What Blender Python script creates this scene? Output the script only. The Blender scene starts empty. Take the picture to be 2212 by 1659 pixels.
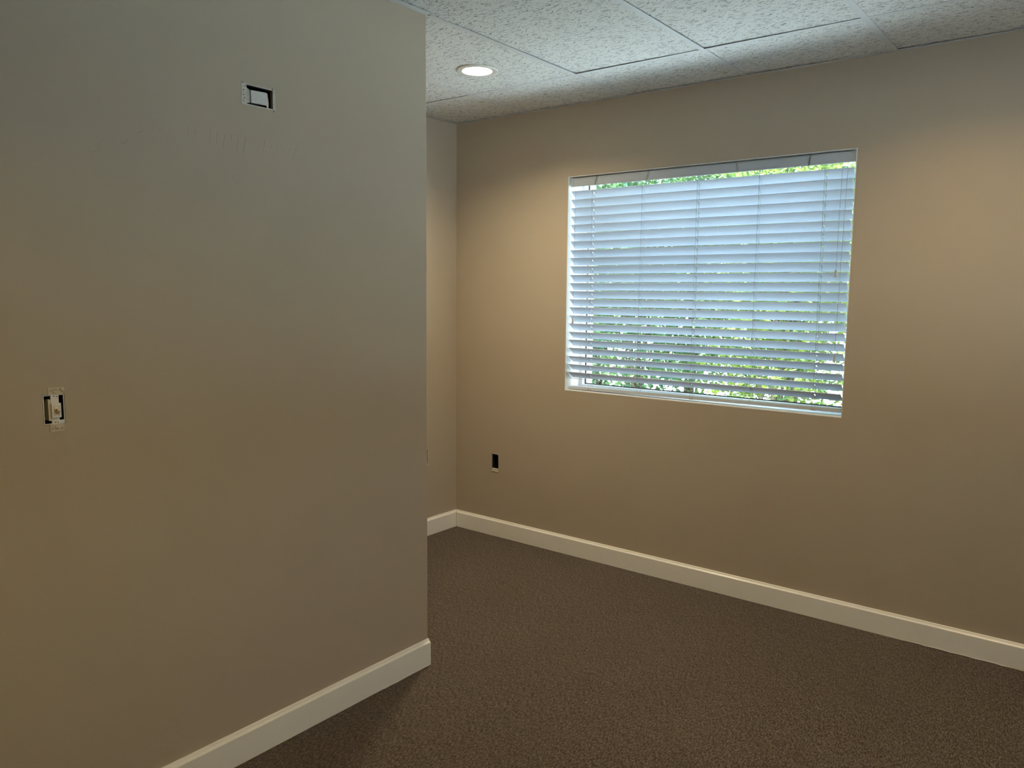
import bpy, bmesh, math, random
from mathutils import Vector, Matrix
random.seed(7)
C = bpy.context.scene.collection
sc = bpy.context.scene

# ------------------------------------------------------------------ room measures (metres)
XP, YP = -2.0136, 2.0726          # face and end of the near partition on the left
XA = -3.1401                      # alcove side wall
D = 3.4816                        # window wall
XR, YF = 1.35, -2.40              # wall to the right of / behind the camera
ZC = 2.40                         # underside of the ceiling grid
TOP = 2.62
S2, S4 = 0.6096, 1.2192
GX, GY = -2.6212, 3.0194          # one node of the ceiling grid
EYE = 1.4289
WX0, WX1, WZ0, WZ1 = -2.3469, -0.9176, 0.9121, 2.0365   # window opening


# ------------------------------------------------------------------ helpers
def obj(name, bm, mats, parent=None, smooth=False):
    me = bpy.data.meshes.new(name)
    bmesh.ops.recalc_face_normals(bm, faces=bm.faces)
    bm.to_mesh(me)
    bm.free()
    for m in (mats if isinstance(mats, (list, tuple)) else [mats]):
        me.materials.append(m)
    if smooth:
        for p in me.polygons:
            p.use_smooth = True
    o = bpy.data.objects.new(name, me)
    C.objects.link(o)
    if parent is not None:
        o.parent = parent
        o.matrix_parent_inverse = Matrix.Translation(-parent.location) if parent.type == 'EMPTY' else Matrix()
    return o


def empty(name, loc):
    o = bpy.data.objects.new(name, None)
    o.empty_display_size = .05
    o.location = loc
    C.objects.link(o)
    return o


def tag(o, label=None, cat=None, group=None, kind=None):
    if label: o['label'] = label
    if cat: o['category'] = cat
    if group: o['group'] = group
    if kind: o['kind'] = kind
    return o


def struct(o, label, cat):
    return tag(o, label, cat, kind='structure')


def box(bm, x0, x1, y0, y1, z0, z1, mi=0, M=None, bev=0):
    vs = [Vector((x, y, z)) for x in (x0, x1) for y in (y0, y1) for z in (z0, z1)]
    if M is not None:
        vs = [M @ v for v in vs]
    v = [bm.verts.new(p) for p in vs]
    fs = []
    for f in ((0, 1, 3, 2), (4, 6, 7, 5), (0, 4, 5, 1), (2, 3, 7, 6), (0, 2, 6, 4), (1, 5, 7, 3)):
        fc = bm.faces.new([v[i] for i in f])
        fc.material_index = mi
        fs.append(fc)
    if bev:
        es = list({e for f in fs for e in f.edges})
        r = bmesh.ops.bevel(bm, geom=es, offset=bev, segments=2, affect='EDGES', profile=.5)
        for f in r['faces']:
            f.material_index = mi
    return bm


def tube(bm, pts, r, n=6, mi=0):
    pts = [Vector(p) for p in pts]
    rings = []
    for i, p in enumerate(pts):
        a = pts[max(i - 1, 0)]
        b = pts[min(i + 1, len(pts) - 1)]
        d = (b - a).normalized()
        up = Vector((0, 0, 1)) if abs(d.z) < .9 else Vector((1, 0, 0))
        u = d.cross(up).normalized()
        w = d.cross(u)
        rr = r[i] if isinstance(r, (list, tuple)) else r
        rings.append([bm.verts.new(p + (u * math.cos(t) + w * math.sin(t)) * rr)
                      for t in [2 * math.pi * k / n for k in range(n)]])
    for a, b in zip(rings, rings[1:]):
        for k in range(n):
            bm.faces.new([a[k], a[(k + 1) % n], b[(k + 1) % n], b[k]]).material_index = mi
    bm.faces.new(rings[0]).material_index = mi
    bm.faces.new(rings[-1]).material_index = mi


def lathe(bm, prof, M, n=48, mi=0, close=False):
    rings = []
    for r, h in prof:
        rings.append([bm.verts.new(M @ Vector((r * math.cos(t), r * math.sin(t), h)))
                      for t in [2 * math.pi * k / n for k in range(n)]])
    for a, b in zip(rings, rings[1:]):
        for k in range(n):
            bm.faces.new([a[k], a[(k + 1) % n], b[(k + 1) % n], b[k]]).material_index = mi
    if close:
        bm.faces.new(rings[0]).material_index = mi
        bm.faces.new(rings[-1]).material_index = mi


def sheet(bm, O, U, V, N, u0, u1, v0, v1, t, holes=(), mi=0):
    """A board of thickness t (along N from O) with rectangular holes cut through it."""
    O, U, V, N = Vector(O), Vector(U), Vector(V), Vector(N)
    us = sorted({u0, u1} | {h[0] for h in holes} | {h[1] for h in holes})
    vs = sorted({v0, v1} | {h[2] for h in holes} | {h[3] for h in holes})
    us = [a for a in us if u0 <= a <= u1]
    vs = [a for a in vs if v0 <= a <= v1]
    cache = {}

    def vert(i, j, k):
        if (i, j, k) not in cache:
            cache[i, j, k] = bm.verts.new(O + U * us[i] + V * vs[j] + N * (t * k))
        return cache[i, j, k]

    def solid(i, j):
        if not (0 <= i < len(us) - 1 and 0 <= j < len(vs) - 1):
            return False
        cu, cv = (us[i] + us[i + 1]) / 2, (vs[j] + vs[j + 1]) / 2
        return not any(h[0] < cu < h[1] and h[2] < cv < h[3] for h in holes)

    def face(*a):
        bm.faces.new(a).material_index = mi
    for i in range(len(us) - 1):
        for j in range(len(vs) - 1):
            if not solid(i, j):
                continue
            for k in (0, 1):
                face(vert(i, j, k), vert(i + 1, j, k), vert(i + 1, j + 1, k), vert(i, j + 1, k))
            for (di, dj, a, b) in ((-1, 0, (0, 0), (0, 1)), (1, 0, (1, 0), (1, 1)), (0, -1, (0, 0), (1, 0)), (0, 1, (0, 1), (1, 1))):
                if not solid(i + di, j + dj):
                    face(vert(i + a[0], j + a[1], 0), vert(i + b[0], j + b[1], 0), vert(i + b[0], j + b[1], 1), vert(i + a[0], j + a[1], 1))


def sweep(bm, prof, p0, p1, out, mi=0, m0=0, m1=0):
    """Extrude a profile [(offset, height)] from p0 to p1; m0/m1 shear the ends for a mitre."""
    p0, p1, out = Vector(p0), Vector(p1), Vector(out)
    d = (p1 - p0).normalized()
    A = [bm.verts.new(p0 + out * a + Vector((0, 0, h)) + d * a * m0) for a, h in prof]
    B = [bm.verts.new(p1 + out * a + Vector((0, 0, h)) - d * a * m1) for a, h in prof]
    n = len(prof)
    for k in range(n):
        bm.faces.new([A[k], A[(k + 1) % n], B[(k + 1) % n], B[k]]).material_index = mi
    bm.faces.new(A).material_index = mi
    bm.faces.new(B).material_index = mi


# ------------------------------------------------------------------ materials
def new_mat(name):
    m = bpy.data.materials.new(name)
    m.use_nodes = True
    nt = m.node_tree
    return m, nt, nt.nodes['Principled BSDF']


def nd(nt, typ, **kw):
    n = nt.nodes.new(typ)
    for k, v in kw.items():
        if k.startswith('i_'):
            key = k[2:].replace('_', ' ')
            n.inputs[int(key) if key.isdigit() else key].default_value = v
        else:
            setattr(n, k, v)
    return n


def plain(name, col, rough=.5, spec=.5, metal=0., var=.04, scale=40, bump=0., bscale=400, bdist=.0005):
    m, nt, b = new_mat(name)
    L = nt.links.new
    tc = nd(nt, 'ShaderNodeTexCoord')
    nz = nd(nt, 'ShaderNodeTexNoise', i_Scale=scale, i_Detail=3.)
    L(tc.outputs['Object'], nz.inputs['Vector'])
    mr = nd(nt, 'ShaderNodeMapRange', i_From_Min=.3, i_From_Max=.7, i_To_Min=1 - var, i_To_Max=1 + var)
    L(nz.outputs['Fac'], mr.inputs['Value'])
    mx = nd(nt, 'ShaderNodeVectorMath', operation='SCALE')
    mx.inputs[0].default_value = col[:3]
    L(mr.outputs['Result'], mx.inputs['Scale'])
    L(mx.outputs['Vector'], b.inputs['Base Color'])
    b.inputs['Roughness'].default_value = rough
    b.inputs['Specular IOR Level'].default_value = spec
    b.inputs['Metallic'].default_value = metal
    if bump:
        n2 = nd(nt, 'ShaderNodeTexNoise', i_Scale=bscale, i_Detail=2.)
        L(tc.outputs['Object'], n2.inputs['Vector'])
        bp = nd(nt, 'ShaderNodeBump', i_Strength=bump, i_Distance=bdist)
        L(n2.outputs['Fac'], bp.inputs['Height'])
        L(bp.outputs['Normal'], b.inputs['Normal'])
    return m


WALLCOL = (.47, .395, .305)
m_wall = plain('greige_wall_paint', WALLCOL, rough=.55, spec=.25, var=.012, scale=5, bump=.25, bscale=260, bdist=.0006)
m_trim = plain('white_trim_paint', (.88, .85, .79), rough=.26, spec=.5, var=.015, scale=12)
m_vinyl = plain('white_vinyl', (.80, .82, .84), rough=.4, var=.01)
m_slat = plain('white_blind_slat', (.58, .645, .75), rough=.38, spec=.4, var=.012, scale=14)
m_valance = plain('white_valance', (.50, .54, .60), rough=.4, spec=.4, var=.02, scale=20)
m_cord = plain('grey_white_cord', (.34, .37, .42), rough=.8, var=.05, scale=300)
m_tassel = plain('grey_white_plastic', (.46, .44, .42), rough=.45)
m_jamb = plain('white_jamb_paint', (.78, .78, .78), rough=.5, var=.015, scale=12)
m_gasket = plain('black_rubber', (.015, .016, .018), rough=.6)
m_stucco = plain('white_stucco', (.80, .80, .78), rough=.9, var=.03, bump=.6, bscale=90, bdist=.003)
m_grid = plain('white_painted_steel', (.66, .68, .69), rough=.45, var=.01)
m_steel = plain('galvanised_steel', (.55, .53, .48), rough=.42, metal=.55, var=.1, scale=120)
m_ivory = plain('painted_over_strap', (.56, .49, .38), rough=.5, var=.08, scale=200)
m_white_pl = plain('white_plastic', (.74, .72, .68), rough=.35, var=.02)
m_almond = plain('ivory_toggle_plastic', (.62, .54, .40), rough=.35, var=.03)
m_dark = plain('dark_box_plastic', (.010, .011, .014), rough=.7, var=.1)
m_hole = plain('dark_cavity', (.006, .006, .006), rough=.95)
m_gyps = plain('raw_gypsum', (.66, .64, .60), rough=.9, var=.05, scale=150)
m_plaster = plain('pale_plaster_edge', (.72, .66, .54), rough=.8, var=.06, scale=300)
m_plenum = plain('dark_plenum', (.04, .04, .04), rough=.9)


def tile_mat():
    m, nt, b = new_mat('fissured_ceiling_tile')
    L = nt.links.new
    tc = nd(nt, 'ShaderNodeTexCoord')
    nz = nd(nt, 'ShaderNodeTexNoise', i_Scale=38., i_Detail=1.)
    L(tc.outputs['Object'], nz.inputs['Vector'])
    sub = nd(nt, 'ShaderNodeVectorMath', operation='SUBTRACT')
    L(nz.outputs['Color'], sub.inputs[0])
    sub.inputs[1].default_value = (.5, .5, .5)
    sca = nd(nt, 'ShaderNodeVectorMath', operation='SCALE')
    sca.inputs['Scale'].default_value = .020
    L(sub.outputs['Vector'], sca.inputs[0])
    add = nd(nt, 'ShaderNodeVectorMath', operation='ADD')
    L(tc.outputs['Object'], add.inputs[0])
    L(sca.outputs['Vector'], add.inputs[1])
    acc = None
    for ang, sx, sy, thr in ((.10, 1 / .150, 1 / .0155, .088), (-.30, 1 / .130, 1 / .0165, .085), (.45, 1 / .110, 1 / .0190, .080), (-.08, 1 / .120, 1 / .0170, .075), (0, 1 / .0175, 1 / .0175, .105)):
        mp = nd(nt, 'ShaderNodeMapping', vector_type='POINT')
        mp.inputs['Rotation'].default_value = (0, 0, ang)
        mp.inputs['Location'].default_value = (ang * 3.7, ang * 9.1, 0)
        L(add.outputs['Vector'], mp.inputs['Vector'])
        m2 = nd(nt, 'ShaderNodeMapping', vector_type='POINT')
        m2.inputs['Scale'].default_value = (sx, sy, 0)
        L(mp.outputs['Vector'], m2.inputs['Vector'])
        vo = nd(nt, 'ShaderNodeTexVoronoi', voronoi_dimensions='2D', i_Scale=1.)
        L(m2.outputs['Vector'], vo.inputs['Vector'])
        mr = nd(nt, 'ShaderNodeMapRange', i_From_Min=thr * .75, i_From_Max=thr * 1.25, i_To_Min=1., i_To_Max=0.)
        L(vo.outputs['Distance'], mr.inputs['Value'])
        if acc is None:
            acc = mr.outputs['Result']
        else:
            mx = nd(nt, 'ShaderNodeMath', operation='MAXIMUM')
            L(acc, mx.inputs[0])
            L(mr.outputs['Result'], mx.inputs[1])
            acc = mx.outputs['Value']
    mix = nd(nt, 'ShaderNodeMix', data_type='RGBA')
    mix.inputs['A'].default_value = (.76, .77, .75, 1)
    mix.inputs['B'].default_value = (.27, .28, .28, 1)
    L(acc, mix.inputs['Factor'])
    L(mix.outputs['Result'], b.inputs['Base Color'])
    b.inputs['Roughness'].default_value = .9
    b.inputs['Specular IOR Level'].default_value = .2
    bp = nd(nt, 'ShaderNodeBump', i_Strength=.5, i_Distance=.002, invert=True)
    L(acc, bp.inputs['Height'])
    L(bp.outputs['Normal'], b.inputs['Normal'])
    return m


def carpet_mat():
    m, nt, b = new_mat('brown_loop_carpet')
    L = nt.links.new
    tc = nd(nt, 'ShaderNodeTexCoord')
    mp = nd(nt, 'ShaderNodeMapping')
    mp.inputs['Rotation'].default_value = (0, 0, .35)
    mp.inputs['Scale'].default_value = (230, 68, 1)
    L(tc.outputs['Object'], mp.inputs['Vector'])
    n1 = nd(nt, 'ShaderNodeTexNoise', i_Scale=1., i_Detail=3., i_Roughness=.65)
    L(mp.outputs['Vector'], n1.inputs['Vector'])
    v1 = nd(nt, 'ShaderNodeTexVoronoi', i_Scale=190.)
    L(tc.outputs['Object'], v1.inputs['Vector'])
    n2 = nd(nt, 'ShaderNodeTexNoise', i_Scale=1.6, i_Detail=3.)
    L(tc.outputs['Object'], n2.inputs['Vector'])
    h = nd(nt, 'ShaderNodeMath', operation='SUBTRACT')
    L(n1.outputs['Fac'], h.inputs[0])
    sc_ = nd(nt, 'ShaderNodeMath', operation='MULTIPLY', i_1=.28)
    L(v1.outputs['Distance'], sc_.inputs[0])
    L(sc_.outputs['Value'], h.inputs[1])
    cr = nd(nt, 'ShaderNodeValToRGB')
    e = cr.color_ramp.elements
    e[0].position, e[0].color = .22, (.046, .034, .027, 1)
    e[1].position, e[1].color = .60, (.230, .182, .146, 1)
    em = cr.color_ramp.elements.new(.40)
    em.color = (.122, .094, .074, 1)
    L(h.outputs['Value'], cr.inputs['Fac'])
    mr = nd(nt, 'ShaderNodeMapRange', i_From_Min=.3, i_From_Max=.7, i_To_Min=.93, i_To_Max=1.07)
    L(n2.outputs['Fac'], mr.inputs['Value'])
    mx = nd(nt, 'ShaderNodeVectorMath', operation='SCALE')
    L(cr.outputs['Color'], mx.inputs[0])
    L(mr.outputs['Result'], mx.inputs['Scale'])
    L(mx.outputs['Vector'], b.inputs['Base Color'])
    b.inputs['Roughness'].default_value = .95
    b.inputs['Specular IOR Level'].default_value = .12
    b.inputs['Sheen Weight'].default_value = .15
    bp = nd(nt, 'ShaderNodeBump', i_Strength=.8, i_Distance=.004)
    L(h.outputs['Value'], bp.inputs['Height'])
    L(bp.outputs['Normal'], b.inputs['Normal'])
    return m


def leaf_mat(name, ca, cb):
    m, nt, b = new_mat(name)
    L = nt.links.new
    at = nd(nt, 'ShaderNodeTexCoord')
    nz = nd(nt, 'ShaderNodeTexNoise', i_Scale=5.5, i_Detail=3.)
    L(at.outputs['Object'], nz.inputs['Vector'])
    cr = nd(nt, 'ShaderNodeValToRGB')
    e = cr.color_ramp.elements
    e[0].position, e[0].color = .34, ca
    e[1].position, e[1].color = .68, cb
    L(nz.outputs['Fac'], cr.inputs['Fac'])
    L(cr.outputs['Color'], b.inputs['Base Color'])
    b.inputs['Roughness'].default_value = .38
    tr = nd(nt, 'ShaderNodeBsdfTranslucent')
    L(cr.outputs['Color'], tr.inputs['Color'])
    mx = nd(nt, 'ShaderNodeMixShader', i_0=.45)
    L(b.outputs['BSDF'], mx.inputs[1])
    L(tr.outputs['BSDF'], mx.inputs[2])
    L(mx.outputs['Shader'], nt.nodes['Material Output'].inputs['Surface'])
    return m


def glass_mat(name, ref, tint=(1, 1, 1, 1), rough=0.):
    m, nt, b = new_mat(name)
    L = nt.links.new
    nt.nodes.remove(b)
    t = nd(nt, 'ShaderNodeBsdfTransparent')
    t.inputs['Color'].default_value = tint
    g = nd(nt, 'ShaderNodeBsdfGlossy')
    g.inputs['Roughness'].default_value = rough
    mx = nd(nt, 'ShaderNodeMixShader', i_0=ref)
    L(t.outputs['BSDF'], mx.inputs[1])
    L(g.outputs['BSDF'], mx.inputs[2])
    L(mx.outputs['Shader'], nt.nodes['Material Output'].inputs['Surface'])
    return m


def emit_mat(name, col, s):
    m, nt, b = new_mat(name)
    b.inputs['Base Color'].default_value = (.8, .8, .8, 1)
    b.inputs['Emission Color'].default_value = (*col, 1)
    b.inputs['Emission Strength'].default_value = s
    return m


# ------------------------------------------------------------------ light levels
SUN = 65.0
SKY = .52
LAMP_A, LAMP_B, FILL_LAMP = 680.0, 375.0, 640.0
FILL_WINDOW = ('right', 1.24, 2.56, .90, 2.08)  # opening added in the unseen wall for fill daylight
LAMP_COL = ((1., .84, .55), (1., .73, .38), (1., .69, .19))
EXPOSURE = 0.0
LEAF_A = (.026, .115, .068, 1)
LEAF_B = (.190, .320, .070, 1)
LEAF_C = (.085, .200, .060, 1)
LEAF_D = (.400, .480, .070, 1)

m_tile = tile_mat()
m_carpet = carpet_mat()
m_leaf = leaf_mat('deep_green_leaf', LEAF_A, LEAF_B)
m_leaf_light = leaf_mat('yellow_green_leaf', LEAF_C, LEAF_D)
m_bark = plain('brown_bark', (.12, .085, .06), rough=.9, var=.2, scale=30)
m_pane = glass_mat('clear_window_glass', .05, (.93, .97, .95, 1))
m_clip = glass_mat('clear_plastic', .35, (.92, .93, .93, 1), .15)
m_lawn = plain('green_lawn', (.030, .085, .028), rough=.9, var=.35, scale=2.5, bump=.8, bscale=80, bdist=.02)
m_paving = plain('pale_concrete', (.62, .63, .62), rough=.9, var=.08, scale=3, bump=.4, bscale=60, bdist=.004)

# ------------------------------------------------------------------ floor
bm = bmesh.new()
box(bm, XA - .15, XR + .12, YF - .12, D + .05, -.03, 0)
struct(obj('floor', bm, m_carpet), 'dark brown low loop carpet covering the whole floor', 'floor')

# ------------------------------------------------------------------ left partition with its two wall-box holes
BH = (1.3305, 1.4295, 1.9565, 2.0125)          # hole for the high bracket: y0,y1,z0,z1
SH = (.7620, .8110, 1.1030, 1.1760)            # hole for the switch
bm = bmesh.new()
R = .005
sheet(bm, (XP, 0, 0), (0, 1, 0), (0, 0, 1), (-1, 0, 0), YF, YP - R, 0, TOP, .0127, (BH, SH))
# rounded corner bead, then the short return towards the alcove
arc = [(XP - R + R * math.cos(a), YP - R + R * math.sin(a)) for a in [math.pi / 2 * k / 5 for k in range(6)]]
outer = arc + [(XA + .001, YP), (XA + .001, YP - .0127), (XP - .0127, YP - .0127), (XP - .0127, YP - R)]
for z0, z1 in ((0, TOP),):
    lo = [bm.verts.new((x, y, z0)) for x, y in outer]
    hi = [bm.verts.new((x, y, z1)) for x, y in outer]
    n = len(outer)
    for k in range(n):
        bm.faces.new([lo[k], lo[(k + 1) % n], hi[(k + 1) % n], hi[k]])
    bm.faces.new(lo)
    bm.faces.new(hi)
box(bm, XP - .16, XP - .14, YF, YP - .02, 0, TOP)


def ridge(bm, pts, r):
    """a low painted-over bead lying on the wall face"""
    n = len(pts)
    rows = []
    for i, (y, z) in enumerate(pts):
        a, b = pts[max(i - 1, 0)], pts[min(i + 1, n - 1)]
        d = Vector((b[0] - a[0], b[1] - a[1])).normalized()
        q = Vector((-d.y, d.x))
        k = r * (.35 if i in (0, n - 1) else 1)
        rows.append([bm.verts.new((XP - .0002, y + q.x * k, z + q.y * k)),
                     bm.verts.new((XP + k * .75, y, z)),
                     bm.verts.new((XP - .0002, y - q.x * k, z - q.y * k))])
    for a, b in zip(rows, rows[1:]):
        for k in range(2):
            bm.faces.new([a[k], a[k + 1], b[k + 1], b[k]])


# camera (needed here only to place the marks seen on the partition)
F_PX = 1681.27
yaw, pitch, roll = -.66193, -.11613, .00979
c_, s_ = math.cos(yaw), math.sin(yaw)
R0, F0, Z0 = Vector((c_, -s_, 0)), Vector((s_, c_, 0)), Vector((0, 0, 1))
FW = F0 * math.cos(pitch) + Z0 * math.sin(pitch)
UP = -F0 * math.sin(pitch) + Z0 * math.cos(pitch)
RT = R0 * math.cos(roll) + UP * math.sin(roll)
UP2 = -R0 * math.sin(roll) + UP * math.cos(roll)
EYEV = Vector((0, 0, EYE))


def on_partition(px, py):
    d = FW + RT * ((px - 1106) / F_PX) - UP2 * ((py - 829.5) / F_PX)
    p = EYEV + d * (XP / d.x)
    return (p.y, p.z)


Zm = 4.254
for x, y0, y1, dx in ((968, 140, 232, -10), (1036, 150, 215, -8), (1172, 160, 312, -14), (1232, 200, 300, -8), (1300, 210, 335, -14), (1362, 215, 275, -6), (1424, 245, 372, -14), (1492, 230, 388, -18),
                      (1550, 280, 312, -6), (1614, 265, 382, -16), (1674, 255, 386, -22), (1731, 310, 342, -6), (1786, 330, 362, -6), (1845, 345, 366, -4), (1900, 350, 366, -4), (1968, 310, 455, -46)):
    ridge(bm, [on_partition(180 + (x + dx * t) / Zm, 240 + (y0 + (y1 - y0) * t) / Zm) for t in (0, .25, .5, .75, 1)], .0011)
for pl in (((60, 350), (75, 385), (95, 375), (130, 362), (160, 358)), ((150, 345), (140, 300), (165, 285), (215, 268)), ((350, 262), (352, 290), (375, 300), (400, 275), (418, 250)),
           ((500, 212), (520, 196), (545, 190), (562, 182)), ((630, 188), (632, 160), (665, 150)), ((690, 165), (712, 160), (728, 146)), ((1370, 590), (1395, 640), (1412, 680)), ((1840, 800), (1862, 860)),
           ((1425, 795), (1445, 785), (1470, 802)), ((1828, 478), (1840, 462))):
    ridge(bm, [on_partition(180 + x / Zm, 240 + y / Zm) for x, y in pl], .0011)
for x, y in ((360, 790), (385, 745), (395, 770), (425, 725), (465, 690), (495, 665), (330, 725)):
    q = 780 + x / 3.95, 640 + y / 3.95
    ridge(bm, [on_partition(q[0] - 2, q[1] + 2.5), on_partition(*q), on_partition(q[0] + 2, q[1] - 2)], .0009)
struct(obj('wall_left', bm, m_wall), 'near greige partition filling the left of the view, its end hiding the alcove', 'wall')

# alcove side wall
bm = bmesh.new()
AH = (3.176, 3.2330, .4300, .5150)
sheet(bm, (XA, 0, 0), (0, 1, 0), (0, 0, 1), (-1, 0, 0), YP - .02, D, 0, TOP, .07, (AH,))
box(bm, XA - .10, XA - .08, YP - .02, D, 0, TOP)
struct(obj('wall_alcove', bm, m_wall), 'narrow greige side wall of the alcove beyond the partition end', 'wall')

# window wall
bm = bmesh.new()
OH = (-2.8585, -2.8085, .3930, .4900)
J = .004
WH = (WX0 - J, WX1 + J, WZ0 - J, WZ1 + J)
sheet(bm, (0, D, 0), (1, 0, 0), (0, 0, 1), (0, 1, 0), XA - .1, XR + .1, 0, TOP, .075, (WH, OH))
sheet(bm, (0, D + .0755, 0), (1, 0, 0), (0, 0, 1), (0, 1, 0), XA - .1, XR + .1, 0, TOP, .1245, (WH,))
sheet(bm, (0, D + .2005, 0), (1, 0, 0), (0, 0, 1), (0, 1, 0), XA - 3, XR + 3, -.2, 3.2, .075, (WH,), mi=1)
for px, py in ((1023, 1031), (1592, 1048), (1556, 1078)):     # small painted-over specks
    d = FW + RT * ((px - 1106) / F_PX) - UP2 * ((py - 829.5) / F_PX)
    p = EYEV + d * (D / d.y)
    bmesh.ops.create_icosphere(bm, subdivisions=1, radius=.003, matrix=Matrix.Translation(p) @ Matrix.Diagonal((1, .5, 1, 1)))
struct(obj('wall_back', bm, [m_wall, m_stucco]), 'greige window wall running across the back and right', 'wall')

# walls out of view that close the room
bm = bmesh.new()
sheet(bm, (XR, 0, 0), (0, 1, 0), (0, 0, 1), (1, 0, 0), YF - .1, D, 0, TOP, .2, ((FILL_WINDOW[1:],) if FILL_WINDOW and FILL_WINDOW[0] == 'right' else ()))
struct(obj('wall_right', bm, m_wall), 'greige wall closing the room to the right of the view', 'wall')
bm = bmesh.new()
sheet(bm, (0, YF, 0), (1, 0, 0), (0, 0, 1), (0, -1, 0), XP - .2, XR, 0, TOP, .2, ((FILL_WINDOW[1:],) if FILL_WINDOW and FILL_WINDOW[0] == 'front' else ()))
struct(obj('wall_front', bm, m_wall), 'greige wall closing the room behind the viewpoint', 'wall')

# ------------------------------------------------------------------ baseboards
PROF = [(0, .0015), (.0150, .0015), (.0150, .0890), (.0147, .0908), (.0136, .0918), (.0112, .0931), (.0090, .0950), (.0076, .0974),
        (.0066, .0982), (.0063, .0990), (.0063, .1000), (.0054, .1018), (.0036, .1030), (0, .1032)]
bm = bmesh.new()
sweep(bm, PROF, (XP, YF, 0), (XP, YP - .001, 0), (1, 0, 0))
# ragged caulk line under the near end
random.seed(3)
py_ = [YP - .005 - k * .03 for k in range(9)]
tube(bm, [(XP + .0148, y, .0012 + random.random() * .0014) for y in py_], .0014, 5)
struct(obj('baseboard_left', bm, m_trim), 'white moulded baseboard along the foot of the near partition', 'baseboard')
bm = bmesh.new()
sweep(bm, PROF, (XA, YP, 0), (XA, D - .0006, 0), (1, 0, 0), m1=1)
struct(obj('baseboard_alcove', bm, m_trim), 'short white baseboard on the alcove side wall, left of the corner', 'baseboard')
bm = bmesh.new()
box(bm, XA + .0146, XA + .0158, D - .0158, D - .0146, .0015, .098)
obj('joint_gap', bm, m_hole, bpy.data.objects['baseboard_alcove'])
bm = bmesh.new()
sweep(bm, PROF, (XA + .0006, D, 0), (XR, D, 0), (0, -1, 0), m0=1)
tube(bm, [(-.62 + .03 * k, D - .0150, .002 + (.004 * math.sin(k * 2.1) ** 2)) for k in range(14)], .0013, 5)
struct(obj('baseboard_back', bm, m_trim), 'long white moulded baseboard below the window wall', 'baseboard')

# ------------------------------------------------------------------ ceiling
bm = bmesh.new()
box(bm, XA - .15, XR + .12, YF - .12, D + .2, TOP, TOP + .04)
ceil = struct(obj('ceiling', bm, m_plenum), 'suspended ceiling of white fissured tiles in a white metal grid', 'ceiling')
xs = [XA] + [GX + i * S2 for i in range(0, 7)]
xs = [x for x in xs if x < XR] + [XR]
ys = sorted([GY - j * S4 for j in range(5) if GY - j * S4 > YF] + [D, YF])
LIGHTS = ((-2.317, 2.703), (-.488, 2.703), (-.488, .265))
HB = .0122                                       # half width of a T bar
bm = bmesh.new()
for x in xs[1:-1]:
    y0 = YP + .001 if x < XP + .05 and x < XP else YF
    if abs(x - (GX + S2)) < .01:
        y0 = YP + .012
    box(bm, x - HB, x + HB, y0, D - .02, ZC, ZC + .0008)
    box(bm, x - .001, x + .001, y0, D - .02, ZC + .0008, ZC + .03)
for y in ys[1:-1]:
    cols = [(a, b) for a, b in zip(xs, xs[1:])]
    for a, b in cols:
        if b < XP + .01 and y < YP:
            continue
        box(bm, a + HB, b - HB, y - HB, y + HB, ZC + .0001, ZC + .0009)
        box(bm, a + HB, b - HB, y - .001, y + .001, ZC + .0009, ZC + .03)
obj('ceiling_grid', bm, m_grid, ceil)
LIFT = {}                                        # tiles that ride a little proud of the bars, by column and row
for i, (a, b) in enumerate(zip(xs, xs[1:])):
    for j, (y0, y1) in enumerate(zip(ys, ys[1:])):
        if b < XP + .01 and y1 < YP:
            continue
        yy0 = max(y0, YP + .002) if b < XP + .01 else y0
        g = .004
        z = ZC + .0012
        lamp = [q for q in LIGHTS if a < q[0] < b and y0 < q[1] < y1]
        if lamp:
            bm = bmesh.new()
            h = .0645
            q = lamp[0]
            sheet(bm, (0, 0, z), (1, 0, 0), (0, 1, 0), (0, 0, 1), a + g, b - g, yy0 + g, y1 - g, .016, ((q[0] - h, q[0] + h, q[1] - h, q[1] + h),))
            obj('ceiling_tile', bm, m_tile, ceil)
            continue
        bm = bmesh.new()
        far = random.uniform(.0012, .0030)
        l1 = random.uniform(.0002, .0012)
        if y1 > GY + .1:
            far = random.uniform(.0012, .0028)
        zz = {(0, 0): l1, (1, 0): random.uniform(.0004, .002), (0, 1): far + random.uniform(.0, .0030), (1, 1): far * random.uniform(.35, 1.)}
        V = {}
        for ix, x in enumerate((a + g, b - g)):
            for iy, y in enumerate((yy0 + g, y1 - g)):
                for iz in (0, 1):
                    V[ix, iy, iz] = bm.verts.new((x, y, z + zz[ix, iy] + .016 * iz))
        for f in (((0, 0, 0), (1, 0, 0), (1, 1, 0), (0, 1, 0)), ((0, 0, 1), (1, 0, 1), (1, 1, 1), (0, 1, 1)), ((0, 0, 0), (0, 1, 0), (0, 1, 1), (0, 0, 1)),
                  ((1, 0, 0), (1, 1, 0), (1, 1, 1), (1, 0, 1)), ((0, 0, 0), (1, 0, 0), (1, 0, 1), (0, 0, 1)), ((0, 1, 0), (1, 1, 0), (1, 1, 1), (0, 1, 1))):
            bm.faces.new([V[k] for k in f])
        obj('ceiling_tile', bm, m_tile, ceil)
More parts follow.
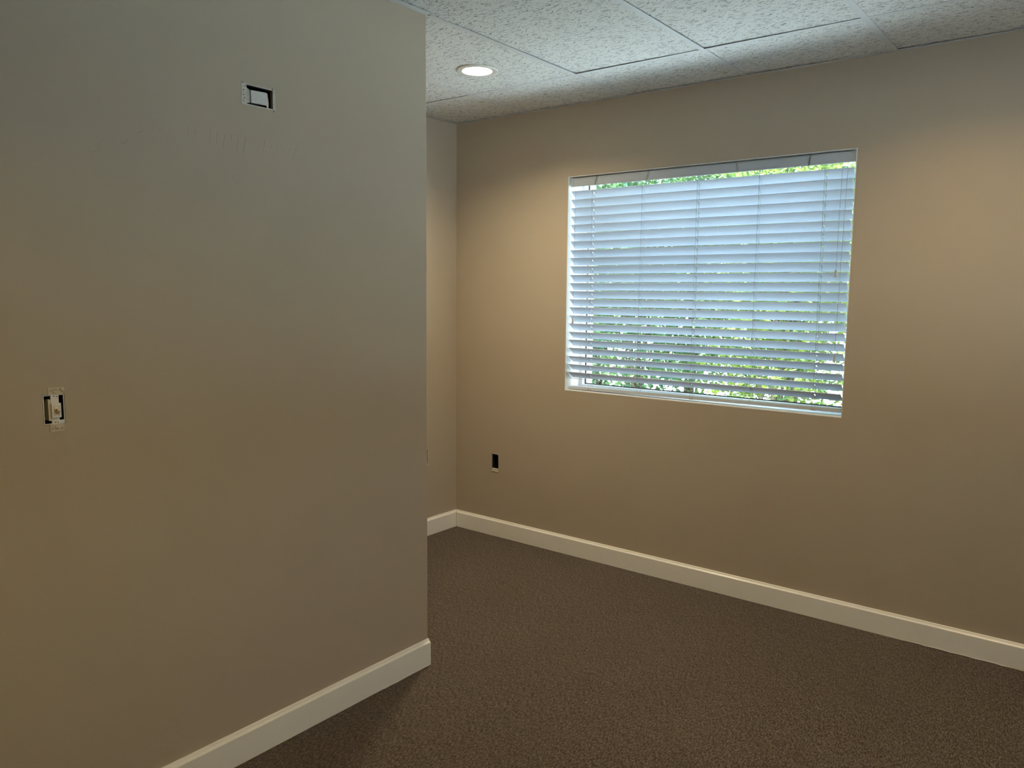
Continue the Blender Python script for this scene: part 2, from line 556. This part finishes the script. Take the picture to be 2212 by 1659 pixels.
# L-shaped wall angles under the tile edges
ANG = [(0, ZC - .0012), (.0225, ZC - .0012), (.0225, ZC - .0004), (.001, ZC - .0004), (.001, ZC + .02), (0, ZC + .02)]
for nm, p0, p1, out, m0, m1, lab in (
        ('trim_1', (XA, D, 0), (XR, D, 0), (0, -1, 0), 1, 1, 'thin metal ceiling edge strip along the top of the window wall'),
        ('trim_2', (XA, YP, 0), (XA, D, 0), (1, 0, 0), 0, 1, 'short metal ceiling edge strip above the alcove side wall'),
        ('trim_3', (XP, YF, 0), (XP, YP, 0), (1, 0, 0), 0, 0, 'white metal ceiling edge strip above the near partition')):
    bm = bmesh.new()
    sweep(bm, ANG, p0, p1, out, m0=m0, m1=m1)
    if nm == 'trim_3':
        box(bm, XP, XP + .026, YF, YP, ZC - .002, ZC - .0012)
    struct(obj(nm, bm, m_grid), lab, 'trim')


# ------------------------------------------------------------------ recessed downlights
def downlight(x, y, power, col, label):
    t = tag(empty('ceiling_light', (x, y, ZC)), label, 'ceiling light', 'recessed ceiling lights')
    M = Matrix.Translation((x, y, ZC))
    bm = bmesh.new()
    lathe(bm, [(.0920, .0), (.0925, -.0020), (.0905, -.0042), (.0840, -.0052), (.0720, -.0056), (.0665, -.0054), (.0648, -.0040), (.0638, -.0010), (.0638, .0)], M, 64)
    obj('trim_ring', bm, m_white_pl, t, smooth=True)
    bm = bmesh.new()
    lathe(bm, [(.0636, .0), (.0622, .014), (.0610, RECESS)], M, 64)
    lathe(bm, [(.0640, RECESS + .002), (.0640, .0)], M, 64)
    obj('baffle', bm, m_white_pl, t, smooth=True)
    bm = bmesh.new()
    lathe(bm, [(.0605, RECESS - .0006), (.0450, RECESS - .0016), (.0225, RECESS - .0020), (.0005, RECESS - .0021)], M, 64)
    obj('lens', bm, emit_mat('glowing_lens', col, power), t, smooth=True)
    return t


RECESS = .040
downlight(*LIGHTS[0], LAMP_A, LAMP_COL[0], 'round glowing recessed ceiling light in the tile next to the partition end')
downlight(*LIGHTS[1], LAMP_B, LAMP_COL[1], 'round recessed ceiling light out of view, over the floor before the window wall')
downlight(*LIGHTS[2], FILL_LAMP, LAMP_COL[2], 'added fill light built as a round recessed ceiling light, unseen above the viewpoint')  # extra lamp, added to brighten the lower left of the partition

# ------------------------------------------------------------------ window
FY0, FY1 = D + .137, D + .195
win = struct(empty('window_1', ((WX0 + WX1) / 2, D + .15, WZ0)), 'white framed window set deep in the back wall behind the blind', 'window')
bm = bmesh.new()
box(bm, WX0 - J + .0005, WX1 + J - .0005, D - .0006, FY0, WZ0 - J + .0005, WZ0)
obj('window_sill', bm, m_jamb, win)
for a, b in ((WX0 - J + .0005, WX0), (WX1, WX1 + J - .0005)):
    bm = bmesh.new()
    box(bm, a, b, D - .0004, FY0, WZ0, WZ1)
    obj('window_jamb', bm, m_jamb, win)
bm = bmesh.new()
box(bm, WX0 - J + .0005, WX1 + J - .0005, D + .001, FY0, WZ1, WZ1 + J - .0005)
obj('window_head', bm, m_jamb, win)
bm = bmesh.new()
FW_ = .020
sheet(bm, (0, FY0 + .0005, 0), (1, 0, 0), (0, 0, 1), (0, 1, 0), WX0 - J + .001, WX1 + J - .001, WZ0 - J + .001, WZ1 + J - .001, FY1 - FY0,
      ((WX0 + FW_, WX1 - FW_, WZ0 + FW_, WZ1 - FW_),))
obj('window_frame', bm, m_vinyl, win)
bm = bmesh.new()
a = (WX0 + FW_ + .0004, WX1 - FW_ - .0004, WZ0 + FW_ + .0004, WZ1 - FW_ - .0004)
sheet(bm, (0, FY0 + .026, 0), (1, 0, 0), (0, 0, 1), (0, 1, 0), *a, .008, ((a[0] + .0045, a[1] - .0045, a[2] + .0045, a[3] - .0045),))
obj('gasket', bm, m_gasket, win)
bm = bmesh.new()
v = [bm.verts.new((x, FY0 + .030, z)) for x, z in ((a[0] + .004, a[2] + .004), (a[1] - .004, a[2] + .004), (a[1] - .004, a[3] - .004), (a[0] + .004, a[3] - .004))]
bm.faces.new(v)
obj('window_pane', bm, m_pane, win)

# unseen window added in the right-hand wall to fill the room with daylight
if FILL_WINDOW:
    y0, y1, z0, z1 = FILL_WINDOW[1:]
    w2 = struct(empty('added_window', (XR + .12, (y0 + y1) / 2, z0)), 'white framed window added unseen for fill daylight, in the wall to the right of the view', 'window')
    bm = bmesh.new()
    sheet(bm, (XR + .10, 0, 0), (0, 1, 0), (0, 0, 1), (1, 0, 0), y0 + .001, y1 - .001, z0 + .001, z1 - .001, .05, ((y0 + .022, y1 - .022, z0 + .022, z1 - .022),))
    obj('window_frame', bm, m_vinyl, w2)
    bm = bmesh.new()
    bm.faces.new([bm.verts.new((XR + .13, y, z)) for y, z in ((y0 + .021, z0 + .021), (y1 - .021, z0 + .021), (y1 - .021, z1 - .021), (y0 + .021, z1 - .021))])
    obj('window_pane', bm, m_pane, w2)

# ------------------------------------------------------------------ venetian blind
bl = tag(empty('venetian_blind', ((WX0 + WX1) / 2, D + .045, WZ0)), 'white venetian blind with tilted slats hanging in the window opening', 'blind')
YI = D + .0225                                  # inner edge of the slats
BX0, BX1 = WX0 + .0045, WX1 - .0125
LX = [-2.2119, -1.9200, -1.6275, -1.3290, -1.0437]
HOLEX = [LX[0], LX[2], LX[4]]
SW, ST = .0545, .0028
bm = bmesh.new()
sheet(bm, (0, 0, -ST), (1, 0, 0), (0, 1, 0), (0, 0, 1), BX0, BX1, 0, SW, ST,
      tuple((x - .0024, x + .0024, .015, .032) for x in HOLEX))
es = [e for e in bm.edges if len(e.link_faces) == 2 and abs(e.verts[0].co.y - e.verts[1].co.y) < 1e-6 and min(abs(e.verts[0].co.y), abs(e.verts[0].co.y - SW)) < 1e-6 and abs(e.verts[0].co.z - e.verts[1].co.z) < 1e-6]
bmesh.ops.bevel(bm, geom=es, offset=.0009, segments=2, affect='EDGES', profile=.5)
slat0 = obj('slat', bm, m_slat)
random.seed(11)
NS = 23
slats = []
for k in range(NS):
    o = slat0 if k == 0 else slat0.copy()
    if k:
        C.objects.link(o)
    th = math.radians(44.4 - 8.6 * max(0, (k - 9) / (NS - 10)) ** 1.3 + random.uniform(-.6, .6))
    o.parent = bl
    o.matrix_parent_inverse = Matrix.Translation(-bl.location)
    o.location = (0, YI, 1.9666 - .0435 * k)
    o.rotation_euler = (-th, random.uniform(-.0006, .0006), 0)
    slats.append((1.9666 - .0435 * k, th))
# last slat: lies flat and sags between its ends
bm = bmesh.new()
N = 40
rows = []
for i in range(N + 1):
    t = i / N
    x = BX0 + (BX1 - BX0) * t
    sag = .9662 + .0108 * abs(2 * t - 1.0) ** 2.0 + .005 * max(0, (t - .7) / .3)
    tw = .135
    rows.append([bm.verts.new((x, YI + w * math.cos(tw), sag - w * math.sin(tw) - h)) for w, h in ((0, 0), (.030, 0), (.030, .002), (0, .002))])
for A, B in zip(rows, rows[1:]):
    for k in range(4):
        bm.faces.new([A[k], A[(k + 1) % 4], B[(k + 1) % 4], B[k]])
bm.faces.new(rows[0])
bm.faces.new(rows[-1])
tag(obj('slat', bm, m_slat, bl), 'lowest slat, lying flat and sagging in the middle')
# bottom rail, a little higher at its right end
bm = bmesh.new()
M = Matrix.Translation((BX0, YI + .010, .9142)) @ Matrix.Rotation(-math.atan2(.0135, BX1 - BX0), 4, 'Y')
box(bm, 0, BX1 - BX0, 0, .040, 0, .0165, M=M, bev=.002)
br = obj('bottom_rail', bm, m_valance, bl)
for x in HOLEX:
    bm = bmesh.new()
    box(bm, x - BX0 - .011, x - BX0 + .011, -.0016, .012, -.0012, .010, M=M, bev=.0006)
    obj('cord_button', bm, m_tassel, br)
# headrail and valance
bm = bmesh.new()
box(bm, BX0 + .003, BX1 - .003, YI + .001, YI + .052, 2.0015, 2.034, bev=.001)
obj('headrail', bm, m_vinyl, bl)
VX0, VX1 = WX0 + .0075, WX1 - .0045
bm = bmesh.new()
VP = [(0, 1.9872), (.0078, 1.9872), (.0094, 1.9900), (.0094, 1.9945), (.0082, 1.9958), (.0082, 2.0255), (.0094, 2.0270), (.0092, 2.0300), (.0050, 2.0325), (0, 2.0325)]
sweep(bm, VP, (VX0 + .013, YI - .0012, 0), (VX1, YI - .0012, 0), (0, -1, 0))
val = obj('valance', bm, m_valance, bl)
bm = bmesh.new()
box(bm, VX0, VX0 + .0118, YI - .009, YI + .010, 1.9872, 2.0325, bev=.0008)
obj('valance_end_cap', bm, m_valance, val)
for x, lean in ((-2.180, -.012), (-1.8827, -.013), (-1.4376, .008), (-1.107, -.006)):
    bm = bmesh.new()
    yf = YI - .0118
    pts = [(x, YI + .004, 2.0345), (x, yf, 2.0345), (x + lean * .3, yf - .0006, 2.018), (x + lean, yf - .0004, 1.986), (x + lean, yf - .0004, 1.978), (x + lean * .9, yf + .007, 1.9775)]
    prev = None
    for p in pts:
        p = Vector(p)
        q = [bm.verts.new(p + Vector((dx, dy, dz))) for dx, dy, dz in ((-.0035, 0, 0), (.0035, 0, 0), (.0035, -.0009, .0009), (-.0035, -.0009, .0009))]
        if prev:
            for k in range(4):
                bm.faces.new([prev[k], prev[(k + 1) % 4], q[(k + 1) % 4], q[k]])
        prev = q
    tag(obj('valance_clip', bm, m_clip, val), 'clear plastic clip hooked over the valance')
# ladders with their rungs, lift cords
YO = YI + SW * math.cos(math.radians(44))
for i, x in enumerate(LX):
    bm = bmesh.new()
    tube(bm, [(x - .003, YI - .0014, 2.003), (x - .003, YI - .0016, 1.5), (x - .003, YI - .0016, .932)], .00075, 5)
    tube(bm, [(x - .003, YO + .0016, 2.003), (x - .003, YO + .0016, .932)], .00075, 5)
    for z, th in slats:
        n = Vector((0, -math.sin(th), -math.cos(th))) * (ST + .0008)
        d = Vector((0, math.cos(th), -math.sin(th)))
        p = Vector((x - .003, YI, z)) + n
        tube(bm, [p - d * .001, p + d * SW * 1.02], .0006, 4)
    obj('ladder_cord', bm, m_cord, bl)
for x in HOLEX:
    bm = bmesh.new()
    tube(bm, [(x + .0002, YI + .0175, 2.003), (x + .0002, YI + .0175, .934)], .0008, 5)
    obj('lift_cord', bm, m_cord, bl)


def tassel(x, ztop, cord_top, dx=0.):
    bm = bmesh.new()
    y = YI - .006
    xs_ = [(x + dx, y + .004, cord_top), (x + dx * .5, y - .004, (cord_top + ztop) / 2), (x, y - .006, ztop - .004)]
    tube(bm, xs_, .0009, 5)
    c = obj('pull_cord', bm, m_cord, bl)
    bm = bmesh.new()
    lathe(bm, [(.0012, 0), (.0050, -.0006), (.0052, -.004), (.0042, -.010), (.0044, -.016), (.0062, -.026), (.0064, -.029), (.0050, -.0305), (.001, -.0306)],
          Matrix.Translation((x, y - .006, ztop)), 20, close=True)
    obj('tassel', bm, m_tassel, c, smooth=True)


tassel(-2.3135, 1.300, 1.9885, -.002)
tassel(-.9754, 1.541, 1.9885, .0)
tassel(-.9620, 1.178, 1.9885, .009)

# ------------------------------------------------------------------ empty bracket high on the partition
t = tag(empty('wall_bracket', (XP, 1.38, 1.9845)), 'open metal wall box bracket with a loose pale insert, high on the near partition', 'electrical box')
X1 = XP + .0004
bm = bmesh.new()
y0, y1, z0, z1 = 1.3245, 1.4365, 1.9548, 2.0142
sheet(bm, (X1, 0, 0), (0, 1, 0), (0, 0, 1), (1, 0, 0), y0, y1, z0, z1, .0011,
      ((y0 + .0165, y1 - .0085, z0 + .0035, z1 - .0035),
       (y0 + .0030, y0 + .0058, z0 + .048, z0 + .0508), (y0 + .0055, y0 + .0085, z0 + .0385, z0 + .0415),
       (y0 + .0050, y0 + .0090, z0 + .0262, z0 + .0285), (y0 + .0070, y0 + .0100, z0 + .0165, z0 + .0195), (y0 + .0110, y0 + .0140, z0 + .0500, z0 + .0530),
       (y0 + .0035, y0 + .0065, z0 + .0085, z0 + .0110), (y1 - .0055, y1 - .0030, z1 - .0090, z1 - .0060)))
# small torn ears at the corners
box(bm, X1, X1 + .003, y0 + .0015, y0 + .0050, z1 - .001, z1 + .0028)
box(bm, X1, X1 + .004, y1 - .0060, y1 - .0025, z0 - .0035, z0 + .001)
box(bm, X1, X1 + .004, y1 - .0095, y1 - .0065, z1 - .001, z1 + .0032)
obj('mounting_plate', bm, m_steel, t)
bm = bmesh.new()
box(bm, XP - .075, XP - .0135, BH[0] + .001, BH[1] - .001, BH[2] + .001, BH[3] - .001)
bmesh.ops.delete(bm, geom=[f for f in bm.faces if f.calc_center_median().x > XP - .014], context='FACES')
obj('box_cavity', bm, m_dark, t)
bm = bmesh.new()
M = Matrix.Translation((XP - .007, 1.3835, 1.9842)) @ Matrix.Rotation(.020, 4, 'X') @ Matrix.Rotation(-.10, 4, 'Z')
box(bm, -.004, .003, -.0240, .0250, -.0185, .0170, M=M, bev=.0008)
box(bm, .0028, .0036, -.0235, -.0195, -.0180, .0165, M=M)
obj('insert_panel', bm, m_gyps, t)
bm = bmesh.new()
M = Matrix.Translation((XP - .0045, 1.3480, 1.9840)) @ Matrix.Rotation(.38, 4, 'Z')
v = [bm.verts.new(M @ Vector(p)) for p in ((0, -.0075, -.0235), (0, .0120, -.0180), (0, .0120, .0165), (0, -.0075, .0205))]
w_ = [bm.verts.new(q.co - Vector((.0012, 0, 0))) for q in v]
bm.faces.new(v)
bm.faces.new(w_[::-1])
for k in range(4):
    bm.faces.new([v[k], w_[k], w_[(k + 1) % 4], v[(k + 1) % 4]])
obj('inner_tab', bm, m_steel, t)
bm = bmesh.new()
M = Matrix.Translation((XP - .0045, 1.4095, 1.9830)) @ Matrix.Rotation(.50, 4, 'Z')
v = [bm.verts.new(M @ Vector(p)) for p in ((0, 0, -.0190), (0, .0125, -.0235), (0, .0150, -.0060), (0, .0080, .0190), (0, 0, .0180))]
w_ = [bm.verts.new(q.co - Vector((.0010, 0, 0))) for q in v]
bm.faces.new(v)
bm.faces.new(w_[::-1])
for k in range(5):
    bm.faces.new([v[k], w_[k], w_[(k + 1) % 5], v[(k + 1) % 5]])
obj('side_flap', bm, m_white_pl, t)

# ------------------------------------------------------------------ light switch without its cover
t = tag(empty('light_switch', (XP, .787, 1.138)), 'uncovered toggle light switch in an open box, low at the far left of the partition', 'light switch')
bm = bmesh.new()
X1 = XP + .0006
sy = .7895


def strap_end(zs, zin, flip):
    # ear plate with two screw slots, made of a board with holes
    lo, hi = min(zs, zin), max(zs, zin)
    zc = (lo + hi) / 2 + (.002 if flip > 0 else -.002)
    sheet(bm, (X1, 0, 0), (0, 1, 0), (0, 0, 1), (1, 0, 0), sy - .0150, sy + .0170, lo, hi, .0014,
          ((sy - .0120, sy - .0085, zc - .0015, zc + .0015), (sy - .0045, sy + .0055, zc + .0012 * flip - .0014, zc + .0012 * flip + .0014), (sy + .0090, sy + .0125, zc - .0015, zc + .0015)))


strap_end(1.1925, 1.1745, 1)
lathe(bm, [(.0001, .0030), (.0035, .0026), (.0058, .0006), (.0060, 0)], Matrix.Translation((X1 + .001, sy + .0165, 1.1870)) @ Matrix.Rotation(math.pi / 2, 4, 'Y'), 16)
obj('strap_end', bm, m_ivory, t)
bm = bmesh.new()
strap_end(1.1040, 1.0850, -1)
obj('strap_end', bm, m_ivory, t)
for zs in (1.1815, 1.0965):
    bm = bmesh.new()
    lathe(bm, [(.0001, .0022), (.0028, .0018), (.0040, .0004), (.0041, 0)], Matrix.Translation((X1 + .0014, sy - .0005, zs)) @ Matrix.Rotation(math.pi / 2, 4, 'Y'), 16)
    obj('screw', bm, m_ivory, t)
bm = bmesh.new()
box(bm, XP - .001, XP + .0008, sy - .0100, sy + .0085, 1.1020, 1.1775, bev=.0005)
box(bm, XP + .0006, XP + .0062, sy - .0105, sy + .0110, 1.1195, 1.1545, bev=.0008)
box(bm, XP - .030, XP - .0012, sy - .0150, sy + .0090, 1.1120, 1.1640, bev=.001)
body = obj('switch_body', bm, m_white_pl, t)
for dy, z in ((-.002, 1.1715), (.0040, 1.1705), (-.0015, 1.1080), (.0042, 1.1075)):
    bm = bmesh.new()
    lathe(bm, [(.0001, .0004), (.0013, .0004), (.0013, 0)], Matrix.Translation((XP + .0008, sy + dy, z)) @ Matrix.Rotation(math.pi / 2, 4, 'Y'), 10)
    obj('rivet_hole', bm, m_hole, body)
bm = bmesh.new()
sheet(bm, (XP + .0061, 0, 0), (0, 1, 0), (0, 0, 1), (1, 0, 0), sy - .0058, sy + .0070, 1.1235, 1.1485, .0012, ((sy - .0042, sy + .0054, 1.1250, 1.1470),))
M = Matrix.Translation((XP + .0064, sy + .0006, 1.1340)) @ Matrix.Rotation(-.45, 4, 'Y')
A = [bm.verts.new(M @ Vector(p)) for p in ((0, -.0036, -.0060), (0, .0036, -.0060), (0, .0036, .0060), (0, -.0036, .0060))]
B = [bm.verts.new(M @ Vector(p)) for p in ((.0125, -.0027, -.0030), (.0125, .0027, -.0030), (.0125, .0027, .0035), (.0125, -.0027, .0035))]
for k in range(4):
    bm.faces.new([A[k], A[(k + 1) % 4], B[(k + 1) % 4], B[k]])
bm.faces.new(A)
bm.faces.new(B)
obj('toggle', bm, m_almond, t)
bm = bmesh.new()
y0, y1, z0, z1 = SH[0] + .001, SH[1] - .001, SH[2] + .001, SH[3] - .001
box(bm, XP - .065, XP - .0020, y0, y1, z0, z1)
bmesh.ops.delete(bm, geom=[f for f in bm.faces if f.calc_center_median().x > XP - .0025], context='FACES')
obj('back_box', bm, m_dark, t)
bm = bmesh.new()
sheet(bm, (XP - .0020, 0, 0), (0, 1, 0), (0, 0, 1), (1, 0, 0), y0, y1, z0, z1, .0016, ((y0 + .0018, y1 - .0016, z0 + .0018, z1 - .0018),))
box(bm, XP - .004, XP - .0006, y1 - .0140, y1 - .002, z0 + .002, z0 + .0085)
obj('box_rim', bm, m_steel, t)


# ------------------------------------------------------------------ empty outlet boxes
def outlet(O, U, N, u0, u1, z0, z1, label):
    """O on the wall face, U along the wall, N out of the wall into the room."""
    O, U, N = Vector(O), Vector(U), Vector(N)
    t = tag(empty('outlet_box', O + U * (u0 + u1) / 2 + Vector((0, 0, (z0 + z1) / 2))), label, 'electrical box')
    bm = bmesh.new()
    e = .0012
    sheet(bm, O - N * .060, U, (0, 0, 1), N, u0 + e, u1 - e, z0 + e, z1 - e, .002)
    for a, b, c, d in ((u0 + e, u0 + e + .0015, z0 + e, z1 - e), (u1 - e - .0015, u1 - e, z0 + e, z1 - e), (u0 + e, u1 - e, z0 + e, z0 + e + .0015), (u0 + e, u1 - e, z1 - e - .0015, z1 - e)):
        sheet(bm, O - N * .058, U, (0, 0, 1), N, a, b, c, d, .054)
    obj('box_shell', bm, m_dark, t)
    bm = bmesh.new()
    sheet(bm, O - N * .0035, U, (0, 0, 1), N, u0 + .004, u1 - .003, z0 + .003, z0 + .0130, .003)
    sheet(bm, O + N * .0004, U, (0, 0, 1), N, u0 - .0005, u1 - .001, z0 - .0070, z0 + .0006, .0024)
    obj('lower_tab', bm, m_plaster, t)
    bm = bmesh.new()
    pts = [(u0 + .004, z1 + .001), (u0 + .012, z1 + .003), (u0 + .020, z1 + .0015), (u0 + .030, z1 + .0005), (u1 - .008, z1 + .0025), (u1 + .001, z1 - .004), (u1 + .0035, z1 - .018), (u1 + .0012, z1 - .030)]
    tube(bm, [O + N * .0006 + U * u + Vector((0, 0, z)) for u, z in pts], .0011, 5)
    obj('plaster_edge', bm, m_plaster, t)
    return t


outlet((0, D, 0), (1, 0, 0), (0, -1, 0), *OH, 'dark empty outlet box low on the window wall between the corner and the window')
outlet((XA, 0, 0), (0, 1, 0), (1, 0, 0), *AH, 'dark empty outlet box low on the alcove wall, almost hidden by the partition edge')

# ------------------------------------------------------------------ outdoors
bm = bmesh.new()
box(bm, -40, 40, -40, 60, -.30, -.15)
gr = struct(obj('ground', bm, m_paving), 'pale sunlit paving outside the window', 'ground')
bm = bmesh.new()
box(bm, -39, 39, D + 3.6, D + 6.2, -.1495, -.10)
obj('lawn', bm, m_lawn, gr)


def shrub(name, x, y, w, d, z0, z1, n, label, seed, ls=.060, mat=None):
    rnd = random.Random(seed)
    t = tag(empty(name, (x, y, -.15)), label, 'shrub', 'shrubs outside the window')
    bm = bmesh.new()
    pts = []
    lobes = [(Vector((rnd.uniform(-.5, .5) * w / 2, rnd.uniform(-.6, .6) * d / 2, z0 + (z1 - z0) * (k + .5) / 18)), rnd.uniform(.42, .62) * min(w, z1 - z0)) for k in range(18)]
    for k in range(n):
        c, r = rnd.choice(lobes)
        while True:
            v = Vector((rnd.gauss(0, 1), rnd.gauss(0, 1), rnd.gauss(0, 1)))
            if v.length > .1:
                break
        v.normalize()
        p = c + v * r * rnd.uniform(.35, 1.0) ** .6
        if not (z0 < p.z < z1 and abs(p.x) < .575 and abs(p.y) < .62):
            continue
        p = Vector((x + p.x, y + p.y, p.z))
        L = ls * rnd.uniform(.6, 1.35)
        W = L * rnd.uniform(.24, .38)
        a = Vector((rnd.gauss(0, 1), rnd.gauss(0, 1), rnd.gauss(-.2, .6))).normalized()
        b = a.cross(Vector((rnd.gauss(0, .4), rnd.gauss(0, .4), 1))).normalized()
        nrm = a.cross(b) * (L * .10)
        q = [bm.verts.new(p), bm.verts.new(p + a * L * .45 + b * W + nrm), bm.verts.new(p + a * L), bm.verts.new(p + a * L * .45 - b * W + nrm)]
        m_ = bm.verts.new(p + a * L * .5)
        for i in range(4):
            bm.faces.new([q[i], q[(i + 1) % 4], m_])
    f = obj('foliage', bm, mat or m_leaf, t)
    f['kind'] = 'stuff'
    bm = bmesh.new()
    base = Vector((x, y, -.15))
    for c, r in lobes[::2]:
        e = Vector((x + c.x, y + c.y, c.z))
        mid = base.lerp(e, .5) + Vector((rnd.uniform(-.08, .08), rnd.uniform(-.08, .08), .1))
        tube(bm, [base + Vector((rnd.uniform(-.06, .06), rnd.uniform(-.06, .06), 0)), mid, e], [.022, .014, .006], 6)
    obj('stem', bm, m_bark, t)


shrub('leafy_shrub', -4.70, 6.3, 1.15, 1.1, .50, 3.3, 13000, 'dense dark green shrub outside, behind the left end of the blind', 1)
shrub('leafy_shrub', -3.45, 6.2, 1.15, 1.1, .49, 3.2, 13000, 'green shrub outside, behind the slats left of the middle of the blind', 2)
shrub('leafy_shrub', -2.20, 6.3, 1.15, 1.1, .52, 2.9, 13000, 'bright green shrub outside, behind the slats right of the middle of the blind', 3, mat=m_leaf_light)
shrub('leafy_shrub', -.95, 6.2, 1.15, 1.1, .60, 2.6, 12000, 'yellow green shrub outside, behind the right end of the blind', 4, mat=m_leaf_light)

shrub('leafy_shrub', -5.30, 8.6, 1.15, 1.1, .40, 3.9, 9000, 'tall green shrub outside, in the second row behind the left slats', 5, .085)
shrub('leafy_shrub', -4.05, 8.7, 1.15, 1.1, .40, 3.7, 9000, 'tall green shrub outside, in the second row behind the middle slats', 6, .085)
shrub('leafy_shrub', -2.80, 8.6, 1.15, 1.1, .42, 3.3, 9000, 'tall green shrub outside, in the second row behind the right slats', 7, .085)

# unseen overhang, added to shade the window and its slats
bm = bmesh.new()
box(bm, XA - 3, XR + 3, D + .20, D + .58, 2.75, 2.90)
struct(obj('added_eave', bm, m_stucco), 'white overhang added unseen to shade the outside of the window', 'added_eave')
bm = bmesh.new()
box(bm, XA - 3, XR + 3, YF - .5, D + .20, 2.75, 2.90)
struct(obj('roof', bm, m_stucco), 'flat roof over the room', 'roof')

# ------------------------------------------------------------------ daylight
w = bpy.data.worlds.new('World')
sc.world = w
w.use_nodes = True
nt = w.node_tree
bg = nt.nodes['Background']
sky = nt.nodes.new('ShaderNodeTexSky')
sky.sky_type = 'NISHITA'
sky.sun_disc = False
sky.sun_elevation = math.radians(52)
sky.sun_rotation = math.radians(65)
sky.air_density = 1.2
sky.dust_density = 2.0
nt.links.new(sky.outputs['Color'], bg.inputs['Color'])
bg.inputs['Strength'].default_value = SKY
sun = bpy.data.lights.new('sun', 'SUN')
sun.energy = SUN
sun.angle = math.radians(.6)
sun.color = (.79, .95, 1.06)
so = bpy.data.objects.new('sun', sun)
C.objects.link(so)
sd = Vector((-.50, -.13, 1.10)).normalized()       # towards the sun
so.rotation_euler = sd.to_track_quat('Z', 'Y').to_euler()
so.location = (6, 8, 9)

# ------------------------------------------------------------------ camera
cam = bpy.data.cameras.new('camera')
cam.sensor_width = 36
cam.sensor_fit = 'HORIZONTAL'
cam.lens = F_PX / 2212 * 36
cam.clip_start = .02
co = bpy.data.objects.new('camera', cam)
C.objects.link(co)
Mx = Matrix((RT, UP2, -FW)).transposed().to_4x4()
Mx.translation = EYEV
co.matrix_world = Mx
sc.camera = co

# ------------------------------------------------------------------ render look
sc.view_settings.view_transform = 'Standard'
sc.view_settings.look = 'None'
sc.view_settings.exposure = EXPOSURE
sc.view_settings.gamma = 1
sc.view_settings.use_curve_mapping = False
cy = sc.cycles
cy.max_bounces = 10
cy.diffuse_bounces = 5
cy.glossy_bounces = 4
cy.transparent_max_bounces = 16
cy.sample_clamp_indirect = 12
cy.caustics_reflective = False
cy.caustics_refractive = False
cy.use_denoising = True
cy.use_guiding = False
cy.use_light_tree = True
cy.use_adaptive_sampling = True
cy.adaptive_threshold = .06
cy.adaptive_min_samples = 16
